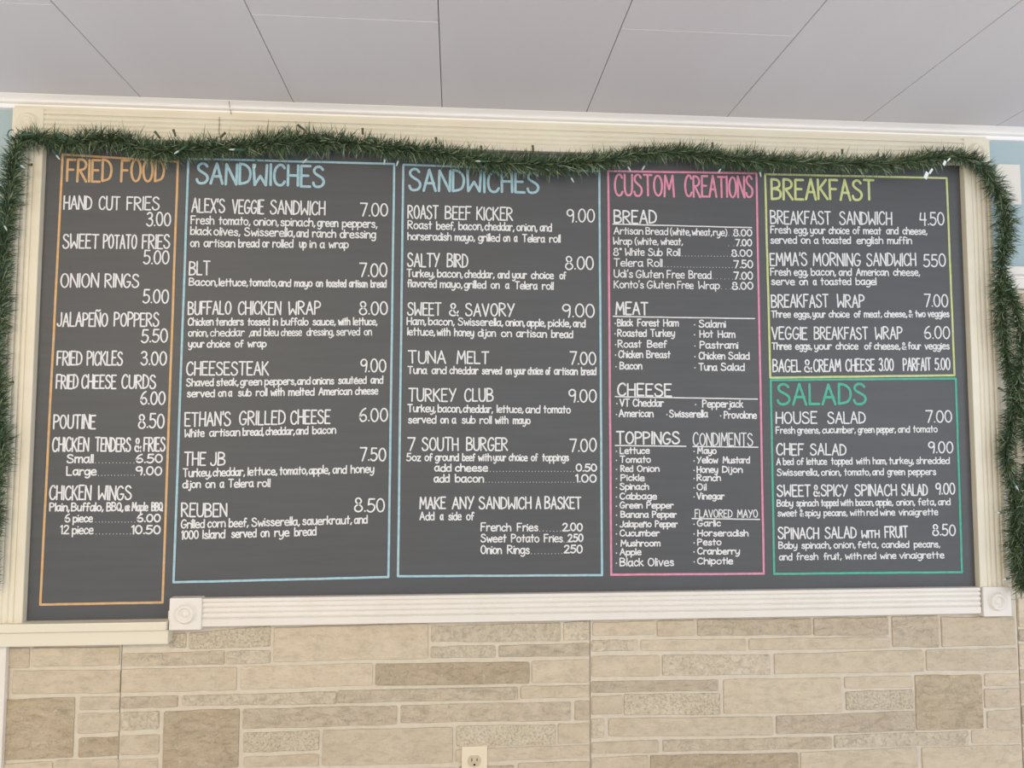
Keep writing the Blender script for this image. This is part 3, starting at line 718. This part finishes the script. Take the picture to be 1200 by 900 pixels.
section('blue', 'light blue chalk border around the first sandwich list', [(221, 186), (462, 192.2), (455.2, 676.2), (203.5, 682.3)], """
H 26.5 215.8 220.6 SANDWICHES:229:381
N 17.5 249.3 252.8 ALEX'S:224:264 VEGGIE:271.6:309.7 SANDWICH:316:381.5
P 16.4 254 254 7.00:421.7:455
D 10.7 262.9 267.5 Fresh:223.3:251.3 tomato,:256:293.8 onion,:296.8:327 spinach,:328.3:369.9 green:371.5:396.7 peppers,:400.6:442.6
D 10.7 275.5 280 black:222.6:248.3 olives,:250:282 Swisserella,:286:346.3 and:347:361.7 ranch:365.7:394 dressing:398:440.8
D 10.5 289.7 291.3 on:222.6:233.8 artisan:238.5:275.8 bread:278.9:304.3 or:307:316 rolled:319:344 up:350.5:359.4 in:362.6:370.8 a:374.5:380.8 wrap:384.8:408.8
N 17.5 322.8 322.8 BLT:221:246.7
P 17 325 325 7.00:420.5:454.3
D 10 335.2 337.5 Bacon,:221:255.3 lettuce,:256:291 tomato,:291.7:325.5 and:326:341.2 mayo:344.7:366.4 on:369.9:378.5 toasted:381.5:406 artisan:408.8:431 bread:434:453.2
N 16.7 369.2 369.2 BUFFALO:219.8:271.2 CHICKEN:278.6:329.5 WRAP:337.7:376
P 16.7 369.6 369.6 8.00:420.5:454.8
D 10 382 381.5 Chicken:219.8:250.6 tenders:252.5:285.9 tossed:289.8:316.2 in:319.5:326 buffalo:329:361.7 sauce,:366:393.7 with:396:410.7 lettuce,:413.5:442.6
D.85 10 394.8 393.2 onion,:220.3:244.3 cheddar:246:286.8 ,and:291.5:306 bleu:309:326.7 cheese:329:354 dressing,:359:391.8 served:393.7:422 on:426.3:436
D 9.7 407.7 407.2 your:220.3:239.7 choice:242:270 of:275:285.6 wrap:289.8:312.5
N 17 440.3 440.3 CHEESESTEAK:218:315.5
P 16.5 436.8 436.8 9.00:421.7:453
D 10 453.2 449.7 Shaved:218:250.6 steak,:253.2:280 green:281:307.3 peppers,:309.7:347.5 and:348:364 onions:365.7:391.8 sautéed:396:429.8 and:434:449.2
D 10 466 462.5 served:218.7:252 on:255.3:265.3 a:267.2:272.3 sub:278.6:295 roll:299.6:313.6 with:316.7:333.7 melted:337.7:368.7 American:373:412.8 cheese:415.8:443.4
N 17.5 500.3 496.8 ETHAN'S:215.9:270.7 GRILLED:280:334.6 CHEESE:340:387.4
P 16.7 494.7 494.7 6.00:420.5:454.8
D 10.2 512.7 508.5 White:215.9:240 artisan:245:281.7 bread,:284:309.7 cheddar,:310.8:345.8 and:346.5:361.5 bacon:365.7:394
N 17 546.2 546 THE:215.2:241.5 JB:246.2:264.2
P 16.8 540.8 540.8 7.50:421.2:452.7
D 10.7 559.5 554.3 Turkey,:214:248.3 cheddar,:249:287.5 lettuce,:289.8:325.3 tomato,:327.2:361 apple,:361.5:387 and:389.5:406.5 honey:410.7:438.7
D 10.5 572.5 571 dijon:213.5:235.5 on:240.4:252.5 a:257.2:263 Telera:267.2:297.5 roll:301.5:317
N 17 606.4 606 REUBEN:212:266.5
P 17 600.5 600.5 8.50:414.7:451.3
D 11 619.7 613.8 Grilled:211.7:240 corn:242.7:264.6 beef,:267.7:291.5 Swisserella,:294.5:351.7 sauerkraut,:354:412.8 and:414.7:431
D 11 632.5 627.8 1000:212:233 Island:236.9:264 served:270.7:300.8 on:305:316 rye:321.3:339.5 bread:344.7:371""")
section('blue', 'light blue chalk border around the second sandwich list', [(472.6, 193), (702.3, 200.8), (705.5, 674), (466.5, 675.3)], """
H 27 224 227.9 SANDWICHES:478.4:632.3
N 16.6 256.4 259.3 ROAST:477.3:514 BEEF:521:552.5 KICKER:558:601.3
P 16.3 261 261 9.00:664:697.3
D 10.5 268.6 271.8 Roast:477.3:506.6 beef,:511:533.7 bacon,:537:566.8 cheddar,:567.7:603 onion,:605:630 and:632.3:646.8
D 10 281.6 284.8 horseradish:477.3:529.3 mayo,:532.6:556.9 grilled:560:586 on:589.4:598 a:602:606.7 Telera:611.7:638.8 roll:643.5:657.2
N 16.7 313 314 SALTY:476.9:515.7 BIRD:523.3:548.8
P 16.7 316.7 316.7 8.00:662:696.2
D 10 325 327.7 Turkey,:476.3:509.8 bacon,:512:542.8 cheddar,:543.9:579.8 and:582.9:597.2 your:599.8:617.5 choice:622:649.2 of:655.4:663.7
D 10 336.9 340 flavored:476.9:512 mayo,:515.3:542.3 grilled:543.4:570 on:574.8:585.7 a:591.7:597 Telera:603:630 roll:635:649
N 16.2 370 371.5 SWEET:476.9:517.4 &:525.7:537.6 SAVORY:545:603
P 16.4 372.3 372.3 9.00:658.3:697.3
D 10 381 384 Ham,:476.3:499.7 bacon,:501.6:533 Swisserella,:536.3:590 onion,:592:615.6 apple,:617:639.8 pickle,:642:669.5 and:671.3:686.4
D 10 393.3 396.6 lettuce,:476.9:510.3 with:511.4:528 honey:532:555.8 dijon:559.7:581.3 on:587:600 artisan:604.7:641 bread:645.7:671.7
N 15.8 426.3 427 TUNA:478:522.8 MELT:534.8:573.3
P 15.8 428 428 7.00:667:699
D 10 438.4 440 Tuna:477.3:500.7 and:505.5:523.5 cheddar:526.5:561 served:564.4:588.3 on:592:599.8 your:602:616.4 choice:618:636.6 of:639:645.3 artisan:649:677.3 bread:680.6:699
N 16.3 471 471 TURKEY:478:535 CLUB:543.9:578.5
P 16.4 472 472 9.00:665.9:699.4
D 10 483.3 484.8 Turkey,:477.3:511 bacon,:512.7:541.7 cheddar,:542.3:578 lettuce,:581.8:613.8 and:615.6:633.3 tomato:636.6:669
D 10 496.3 497.3 served:478:511.4 on:515.7:526 a:529.3:534.8 sub:540.8:557.5 roll:561.8:576.4 with:579.8:596 mayo:600.8:621.9
N 16.4 528.8 528.8 7:476.9:487 SOUTH:494:537.6 BURGER:546:595.4
P 16.6 530 530 7.00:667.4:699.4
D 9.8 540.7 540.7 5oz:475.8:493.6 of:497.3:507 ground:509.4:538 beef:541.3:557 with:560:576.4 your:577.7:593.3 choice:596:618.6 of:622:630.5 toppings:635:667
D1.1 10 553 553 add:508.8:529.3 cheese:533:572 …:574.5:672.4
P 9.8 553 553 0.50:674.5:699.9
D1.1 10.5 565.7 565.7 add:508:527.2 bacon:533:567.3 …:569.5:672.4
P 10.2 565.7 565.7 1.00:674:699.4
N 15.3 596.9 596.9 MAKE:491.4:522.8 ANY:529.3:555.8 SANDWICH:560.8:623 A:627.5:634.4 BASKET:637.7:681.5
D 10.5 610 610 Add:491.4:509.4 a:515.3:520 side:525:541 of:546:555.8
D 10.5 622.9 622.9 French:563:599.3 Fries:605.6:631 …:632.5:657
P 10.3 622.9 622.9 2.00:658.7:683
D 10.3 635.9 635.9 Sweet:563:593.7 Potato:598.7:632.3 Fries:637.2:659.8 …:661:664
P 10.3 635.5 635.5 250:665:683.8
D 11 649.5 649.5 Onion:563:588.3 Rings:594:621 …:622.8:658.5
P 10.6 648.8 648.8 250:660.4:683""")
section('pink', 'pink chalk border around the custom creations list', [(712.8, 200.6), (886.3, 203.2), (895, 672.2), (716.2, 673.5)], """
H.85 26.8 230 232.8 CUSTOM:719.6:791 CREATIONS:801.9:883.1
S 16.6 262.3 262.8 BREAD:719:769.9
U 718.3 262.6 880.8 266.8
D.9 9.2 274.8 277 Artisan:719:753.9 Bread:756.4:783 (white,:785.3:809.7 wheat,:810.6:834.6 rye):835.5:852.4 …:854:858
P.9 9 277.3 277.3 8.00:859:881.7
D.9 9.2 287 287.6 Wrap:718.3:740.9 (white,:743.6:772 wheat,:774:800.5
P.9 9 288.8 288.8 …:853.8:860 7.00:861.3:881.4
D.9 9.6 299.7 301 8":718.3:729 White:732.4:755.5 Sub:759.2:776.5 Roll:781.4:797.4 …:799.5:856
P.9 9 301.3 301.3 8.00:856.8:881.7
D.9 10 312.5 314.2 Telera:718.7:753.9 Roll:758.7:776.5 …:779:858
P.9 10 314.6 314.6 7.50:859.5:882.6
D.9 10 325.4 327.6 Udi's:719:742 Gluten:745:777.7 Free:781.3:802.6 Bread:806.7:833.7 …:835.5:858.5
P.9 10 328 328 7.00:859.5:882.6
D.9 9.7 337.9 339.3 Konto's:719:754.8 Gluten:757.8:791 Free:793.4:813 Wrap:818.2:843.7 …:845.5:856
P.9 9.7 339.7 339.7 8.00:857.4:883
S 16 369.3 369.9 MEAT:721:760
U 718.7 370.8 884 373.4
I 9.5 382.7 383 ·:720:722 Black:723:742 Forest:746.6:773 Ham:777:795.5
I 9.5 394.8 395 ·:720:722 Roasted:723.2:758 Turkey:761.9:791
I 9.5 407.6 407.8 ·:720.5:722.5 Roast:723.8:752 Beef:758:781.8
I 9.5 419.7 420 ·:720.5:722.5 Chicken:724.4:753.9 Breast:757.3:785.9
I 9.5 433.3 433.4 ·:721:723 Bacon:725.8:752.8
I 9.5 384 384.3 ·:813:815 Salami:818.6:851
I 9.5 396 396.3 ·:813:815 Hot:819.5:836 Ham:841:861.8
I 9.5 408.8 409 ·:813.5:815.5 Pastrami:819.7:865.4
I 9.5 421.4 421.8 ·:813.5:815.5 Chicken:818.6:850 Salad:853.3:878.7
I 9.5 434.6 434.9 ·:813.5:815.5 Tuna:818.6:840.8 Salad:844.4:872.8
S 16 464.3 465.2 CHEESE:723:787.7
U 721 464.8 887.6 467.7
I 9.7 476.6 477 ·:722:724 VT:726:738 Cheddar:741.4:778.2
I 9.5 477.8 478 ·:814.3:816.3 Pepperjack:822.7:871.2
I 9.5 489 489.2 ·:721.5:723.5 American:724.9:766
I 9.5 489.4 489.6 ·:780.7:782.7 Swisserella:784:829.8
I 9.5 490.8 491 ·:843.6:845.6 Provolone:848:887.2
S 15.8 521 521.2 TOPPINGS:721.6:797
U 721 522 803.8 522.9
S.7 16 522.7 523 CONDIMENTS:811.8:882.7
U 811.8 523.3 888.2 524
I 8.6 532.2 532.2 ·:721.5:723.5 Lettuce:726:761.6
I 8.6 542.7 542.7 ·:721.5:723.5 Tomato:726:763
I 8.6 553.3 553.3 ·:721.5:723.5 Red:727:742.2 Onion:746.2:773
I 8.6 564 564 ·:721.5:723.5 Pickle:727:755.6
I 8.6 574.4 574.4 ·:721.5:723.5 Spinach:726:760.7
I 8.6 585.6 585.6 ·:721.5:723.5 Cabbage:726:770
I 8.6 596.2 596.2 ·:721.5:723.5 Green:726:753.3 Pepper:757.3:789.6
I 8.6 607 607 ·:721.5:723.5 Banana:727:760.4 Pepper:764:793.3
I 8.6 618.2 618.2 ·:721.5:723.5 Jalapeño:726:763.8 Pepper:767.3:794.4
I 8.6 628.9 628.9 ·:721.5:723.5 Cucumber:726:773.3
I 8.6 640.7 640.7 ·:721.5:723.5 Mushroom:727:774
I 8.6 651 651 ·:721.5:723.5 Apple:726:751.8
I 10.5 664 663.6 ·:721.5:723.5 Black:726:754.4 Olives:758.9:790
I 8.6 532.2 532.2 ·:812.5:814.5 Mayo:817:840
I 8.6 543.3 543.3 ·:812.5:814.5 Yellow:816.2:841.8 Mustard:846.7:878.9
I 8.6 554.4 554.4 ·:812.5:814.5 Honey:816.2:841.6 Dijon:846:870.4
I 8.6 564 564 ·:812.5:814.5 Ranch:816.2:844.9
I 8.6 575 575 ·:812.5:814.5 Oil:816.2:828.2
I 8.6 585.6 585.6 ·:812.5:814.5 Vinegar:816:849.3
S.6 10 606.7 606.9 FLAVORED:814:858.4 MAYO:863.8:888.4
U 811 607.6 890 608.6
I 8.6 617.3 617.3 ·:812.5:814.5 Garlic:816.7:844.9
I 8.6 628.9 628.9 ·:812.5:814.5 Horseradish:817:877.3
I 8.6 639.3 639.3 ·:812.5:814.5 Pesto:817:845.6
I 8.6 650 650 ·:812.5:814.5 Cranberry:817:867
I 8.6 661.6 661.6 ·:812.5:814.5 Chipotle:817:859.3""")
section('yellow', 'yellow-green chalk border around the breakfast list', [(896.5, 204.2), (1109.2, 208.8), (1118.5, 439.8), (902.7, 442.6)], """
H 26 234.6 235.4 BREAKFAST:903:1025.4
N 16.3 263 264 BREAKFAST:902.5:974 SANDWICH:983.3:1045.6
P 15.8 264.6 264.6 4.50:1077.5:1107
D 9.5 274 275.4 Fresh:902.5:926.9 egg,:930:947.3 your:949:967.5 choice:970.8:995.6 of:999:1008 meat:1011.5:1033 and:1038.3:1053 cheese,:1057.3:1086.9
D 9.5 285.8 286.4 served:902.5:934 on:938.3:949.8 a:953.5:959.4 toasted:963:997.3 english:1003.5:1035.2 muffin:1039.6:1068.8
N 16 311.9 312.2 EMMA'S:901.9:946.3 MORNING:952.5:1009 SANDWICH:1015:1074
P 15.8 313 313 550:1081.7:1108.8
D 9.5 323.3 323.6 Fresh:902.5:926.9 egg,:930:947.3 bacon,:950:980 and:982.7:998.3 American:1003:1041.7 cheese,:1046.3:1078.5
D 9.5 334.4 334.4 serve:903.5:931.7 on:936.3:946.9 a:952.5:957.3 toasted:961.5:997.7 bagel:1002.5:1027.5
N 16.2 360.8 360.8 BREAKFAST:903.5:971.3 WRAP:980.6:1013.5
P 15.8 360.2 360.2 7.00:1082.7:1111.5
D 9 372.7 372 Three:903.5:926.9 eggs,:930:951 your:952:967.5 choice:970.8:995.8 of:1000.4:1009 meat,:1012.3:1033.8 cheese,:1035.8:1063.4 &:1064.6:1069.8 two:1072.3:1084.8 veggies:1086.9:1113
N 15.4 398.2 398 VEGGIE:904:946.3 BREAKFAST:953.5:1017.7 WRAP:1025.4:1057.7
P 15.6 397.7 397.7 6.00:1082.7:1113.5
D 9.3 410.2 409.8 Three:904:928 eggs,:931.7:951.9 your:954:975 choice:979:1006 of:1012.5:1021.7 cheese,:1024:1055.5 &:1056.6:1062.3 four:1064:1079.6 veggies:1083.3:1113
N 15.5 436.7 435.4 BAGEL:905:939 &:942:951.9 CREAM:953:985.8 CHEESE:990.6:1025.4
P 15.5 435.3 435 3.00:1029.6:1047.7
N 15.5 435 434.6 PARFAIT:1058:1091.5
P 15 434.4 434.2 5.00:1095:1114""")
section('green', 'sea green chalk border around the salads list', [(903, 445.4), (1119.8, 443.6), (1127.2, 670.4), (907.2, 672.4)], """
H 26.5 475 475 SALADS:910:1016
N 15 497 496.8 HOUSE:908.8:958 SALAD:969.4:1014.6
P 15 495.7 495.7 7.00:1084.3:1116
D.92 8.9 508.6 507 Fresh:908.8:932 greens,:934:961.4 cucumber,:963.3:1003 green:1004.9:1025 pepper,:1026.9:1050 and:1052:1066.4 tomato:1069.6:1099
N 14.6 534 534 CHEF:909.5:942.5 SALAD:949:992
P 14.6 531.8 531.8 9.00:1087.5:1117.3
D.92 9 545.3 543.8 A:909.5:915.2 bed:917.4:930.3 of:933.5:942 lettuce:945:969.4 topped:973.8:999.2 with:1003:1019.5 ham,:1022.7:1039.6 turkey,:1041.5:1071.3 shredded:1073.3:1113
D.92 9 558 556.8 Swisserella,:910.3:960.4 onion,:962:986 tomato,:989:1020.7 and:1022:1035.9 green:1039.6:1060.6 peppers:1064:1097.2
N 14.5 582.4 581.2 SWEET:910.3:950.4 &:952.8:960.9 SPICY:961.6:993.9 SPINACH:1001.2:1051.3 SALAD:1056.2:1087.5
P 14.3 580 580 9.00:1096:1119.7
D.92 9 594 592.2 Baby:910:929.6 spinach:932.8:959.6 topped:962:982.9 with:984.8:1000 bacon,:1002.4:1024.4 apple,:1025.6:1047 onion,:1050:1072.6 feta,:1075.7:1097.2 and:1099:1114
D.92 8.8 605.6 604 sweet:910.8:934.5 &:937:941.8 spicy:943:961.4 pecans,:965:993.4 with:995.8:1013.4 red:1015.4:1028.8 wine:1031:1049.3 vinaigrette:1053:1099.7
N 14.5 632.3 630.2 SPINACH:911.3:960 SALAD:966.2:1004 _WITH:1009:1031 FRUIT:1036.6:1064.7
P 14.3 628.3 628.3 8.50:1092.3:1120.2
D.92 9 643.5 641.8 Baby:912:934.5 spinach,:938.9:974.3 onion,:976.8:1003 feta,:1004.9:1029.8 candied:1033:1065.5 pecans,:1070.8:1102
D.92 9 657 654.5 and:912.7:928.6 fresh:932.8:959 fruit,:965:986.5 with:990.2:1009.7 red:1012.2:1026.9 wine:1031:1050.6 vinaigrette:1053.7:1106.8""")

# ------------------------------------------------------------------ evergreen garlands
GY = -.060
def catmull(P, step):
    out = []
    Q = [P[0]] + P + [P[-1]]
    for i in range(1, len(Q) - 2):
        a, b, c, d = [Vector(Q[i + k]) for k in (-1, 0, 1, 2)]
        n = max(2, int((c - b).length / step))
        for k in range(n):
            t = k / n
            out.append(.5 * (2 * b + (c - a) * t + (2 * a - 5 * b + 4 * c - d) * t * t + (3 * b - a - 3 * c + d) * t ** 3))
    out.append(Vector(P[-1])); return out
GREEN = [material('dark_green_tinsel', srgb(58, 76, 50), .5, .4), material('mid_green_tinsel', srgb(94, 113, 78), .45, .45),
         material('light_green_tinsel', srgb(152, 166, 136), .4, .5), material('blue_green_tinsel', srgb(74, 106, 88), .42, .5)]
def garland(name, label, path, dens, base_y=GY, rscale=1.0, seed=3):
    rnd = random.Random(seed)
    P = []
    for x, y, hw in path:
        p = at(x, y, base_y); P.append((p.x, p.y, p.z, hw * MMPX))
    Q = [Vector((p[0], p[1], p[2])) for p in P]
    cl = catmull(Q, .008); rads = []
    # radius along the centre line
    seg = []
    for i in range(len(Q) - 1):
        n = max(2, int((Q[i + 1] - Q[i]).length / .008))
        for k in range(n): rads.append(P[i][3] + (P[i + 1][3] - P[i][3]) * k / n)
    rads.append(P[-1][3])
    root = empty(name); tag(root, label, 'garland')
    bm = bmesh.new(); add_tube(bm, [tuple(c + Vector((.0015 * math.sin(i * .9), .0015 * math.cos(i * .9), 0))) for i, c in enumerate(cl)], .0010, 5)
    obj('wire_stem', bm, MAT['wire'], root)
    V = []; F = []; MI = []
    for i in range(len(cl) - 1):
        a, b = cl[i], cl[i + 1]; t = (b - a); L_ = t.length
        if L_ < 1e-6: continue
        t.normalize()
        n1 = t.cross(Vector((0, 1, 0))).normalized(); n2 = t.cross(n1)
        tuft = 1 + .28 * noise.noise(Vector((i * .11, seed, 0))) + .12 * noise.noise(Vector((i * .45, seed + 5, 0)))
        for k in range(int(dens * L_ + rnd.random())):
            ang = rnd.uniform(0, 2 * math.pi)
            # twisted in bunches, like wire tinsel
            d = n1 * math.cos(ang) + n2 * math.sin(ang)
            lean = rnd.gauss(.5, .7) 
            dirv = (d + t * lean).normalized()
            ln = rads[i] * tuft * rnd.uniform(.75, 1.42) * rscale
            if rnd.random() < .04: ln *= 1.25
            o = a + t * (L_ * rnd.random()) + dirv * (ln * rnd.uniform(0, .18))
            side = dirv.cross(Vector((rnd.uniform(-1, 1), rnd.uniform(-1, 1), rnd.uniform(-1, 1)))).normalized()
            wd = rnd.uniform(.0014, .0024)
            bend = Vector((rnd.uniform(-1, 1), rnd.uniform(-1, .3), rnd.uniform(-1.2, .6))) * (ln * .12)
            m1 = o + dirv * ln * .55 + bend * .4; e1 = o + dirv * ln + bend
            pts = [o - side * wd * .5, o + side * wd * .5, m1 + side * wd * .55, m1 - side * wd * .55, e1]
            lim = CAS_Y - .0015 - rnd.random() * .004
            bad = False
            for p in pts:
                if p.y > lim: p.y = lim
                # the top of the board needs no clearance beyond its own face
            c0 = len(V); V.extend([tuple(p) for p in pts])
            F.append((c0, c0 + 1, c0 + 2, c0 + 3)); F.append((c0 + 3, c0 + 2, c0 + 4))
            u = rnd.random(); mi = 0 if u < .36 else (1 if u < .70 else (3 if u < .82 else 2))
            MI += [mi, mi]
    o = obj('needles', (V, F), GREEN, root, kind='stuff')
    o.data.polygons.foreach_set('material_index', MI)
    return root, cl
main_path = [(-13, 690, 9), (-9, 645, 9), (-6, 605, 12), (-7, 572, 12), (-2, 545, 14), (0, 520, 14), (-2, 482, 14), (-3, 442, 12), (-5, 402, 13), (-1, 362, 14), (1, 322, 14), (4, 282, 14), (9, 242, 14), (14, 208, 14), (17, 185, 13), (22, 168, 12), (38, 161, 13), (60, 163, 13), (84, 167, 14),
    (112, 163, 14), (140, 166, 15), (178, 175, 16), (210, 176, 15), (242, 173, 14), (282, 172, 14), (312, 168, 16), (350, 167, 17), (385, 166, 15), (405, 167, 13), (435, 171, 13), (470, 175, 14), (508, 178, 13), (540, 184, 15), (572, 190, 15), (610, 192, 15), (650, 193, 14),
    (682, 191, 14), (710, 188, 13), (742, 182, 12), (782, 178, 12), (812, 180, 13), (850, 185, 14), (890, 189, 14), (930, 190, 13), (970, 191, 12), (1010, 192, 12), (1050, 191, 13), (1090, 186, 12), (1122, 183, 12), (1145, 190, 12), (1160, 206, 12), (1171, 228, 13), (1177, 250, 14), (1178, 275, 14),
    (1175, 302, 12), (1172, 330, 12), (1173, 360, 11), (1175, 390, 11), (1180, 420, 11), (1186, 450, 11), (1187, 480, 12), (1183, 505, 12), (1179, 526, 11), (1182, 548, 11), (1187, 575, 12), (1190, 605, 13), (1190, 640, 13), (1193, 668, 12), (1197, 690, 11)]
G1, cl1 = garland('evergreen_garland', 'dark green artificial evergreen garland draped over the top and both sides of the frame', main_path, 5600)
G2, cl2 = garland('evergreen_garland', 'short second strand of green garland at the right edge, outside the long one', [(1176, 328, 9), (1187, 350, 10), (1195, 380, 11), (1198, 412, 11), (1194, 440, 11), (1195, 470, 11), (1203, 505, 11), (1208, 535, 11), (1201, 568, 11), (1199, 610, 12), (1201, 650, 12), (1203, 686, 11)], 5600, base_y=-.075, seed=11)

# ------------------------------------------------------------------ unlit light string twisted into the garland
LS = empty('light_string'); tag(LS, 'unlit mini light string with green sockets woven through the long garland', 'string lights')
bm = bmesh.new(); pts = []
for i, c in enumerate(cl1[::3]):
    pts.append((c.x + .006 * math.sin(i * .55), c.y - .004 + .012 * math.cos(i * .55), c.z + .016 * math.sin(i * .37)))
add_tube(bm, pts, .0011, 5); obj('wire', bm, MAT['wire'], LS)
# curled wire at the upper left corner
bm = bmesh.new(); q = []
for i in range(15):
    t = i / 14 * 1.7 * math.pi
    p = at(14 + 5 * math.cos(t + 1.2), 158 - 6 * math.sin(t + 1.2), GY - .01); q.append(tuple(p))
add_tube(bm, q, .0012, 5); obj('wire', bm, MAT['wire'], LS)
def lamp(x, y, ang, ln, mat, bulb, yy=GY - .028, r=.0030, tilt=.1):
    """socket with its small bulb; ang in degrees, 90 = up"""
    p = at(x, y, yy); a = math.radians(ang); d = Vector((math.cos(a), -tilt, math.sin(a))).normalized()
    L_ = ln * MMPX; s = p - d * L_ / 2
    bm = bmesh.new(); add_tube(bm, [tuple(s + d * L_ * t) for t in (0, .08, .7, .78, 1)], [r * .7, r, r, r * 1.12, r * 1.12], 10)
    o = obj('socket', bm, MAT[mat], LS)
    if bulb:
        e = s + d * L_
        bm = bmesh.new(); add_tube(bm, [tuple(e + d * t) for t in (-.001, .003, .008, .0125, .0150)], [r * .75, r * .85, r * .8, r * .5, r * .1], 8)
        obj('bulb', bm, MAT['bulb'], o, smooth=True)
for a in [(184.5, 158, 128, 9, 'socket_olive', 0), (204.5, 156, 108, 8, 'socket_olive', 0), (261, 158.5, 45, 9, 'socket_olive', 0), (353, 149.5, 145, 10, 'socket_olive', 0), (425, 154, 92, 7, 'socket_olive', 0), (511, 164.5, 95, 7, 'socket_olive', 0), (564, 174, 95, 6, 'socket_olive', 0), (624.5, 174.5, 93, 8, 'socket_olive', 0), (835, 170, 92, 6, 'socket_olive', 0), (987, 178, 92, 6, 'socket_olive', 0),
          (30, 158, 188, 17, 'socket', 0), (71, 159.5, -28, 17, 'socket', 0), (64, 179, -52, 8, 'socket', 1), (214, 174, 218, 10, 'socket', 1), (280, 175.5, 182, 9, 'socket', 1), (300, 190, -100, 5, 'socket', 1), (436, 162, 176, 11, 'socket', 0), (451, 185, -95, 4, 'socket', 1), (467, 187, -105, 4, 'socket', 1), (567, 189, 182, 8, 'socket', 1), (361, 185, 230, 5, 'socket', 1),
          (668, 206, -62, 6, 'socket', 1), (735, 194, -60, 4, 'socket', 1), (756, 193, 240, 4, 'socket', 1), (846, 196, 235, 6, 'socket', 1), (1146, 192, 175, 8, 'socket', 0), (1168, 312, 178, 9, 'socket', 0), (1175, 601, 178, 8, 'socket', 1), (1188, 566, -60, 7, 'socket', 1), (1180, 340, 20, 7, 'socket', 0), (1173, 456, 160, 7, 'socket_olive', 0), (1181, 678, 190, 5, 'socket', 1), (22, 192, -35, 6, 'socket', 1), (35, 193, 5, 5, 'socket_olive', 0), (4, 262, -60, 6, 'socket', 1), (13, 448, 10, 5, 'socket_olive', 0), (890, 200, -80, 4, 'socket', 1)]:
    lamp(*a)
def wtag(x, y, w_, h_, ang, yy=GY - .032):
    p = at(x, y, yy); a = math.radians(ang)
    bm = boxbm(-w_ * MMPX / 2, w_ * MMPX / 2, -.0004, .0004, -h_ * MMPX / 2, h_ * MMPX / 2, bev=.0003, seg=1)
    bmesh.ops.transform(bm, matrix=Matrix.Translation(p) @ Matrix.Rotation(-a, 4, 'Y') @ Matrix.Rotation(.3, 4, 'Z'), verts=bm.verts[:])
    o = obj('wire_tag', bm, MAT['tagpaper'], LS, label='white paper tag')
for t in [(1085.5, 205.5, 5.5, 8.5, -25), (1091, 200.5, 3, 7, -35), (1107, 191, 4, 6, -25), (1112, 187, 2, 5, -45)]: wtag(*t)
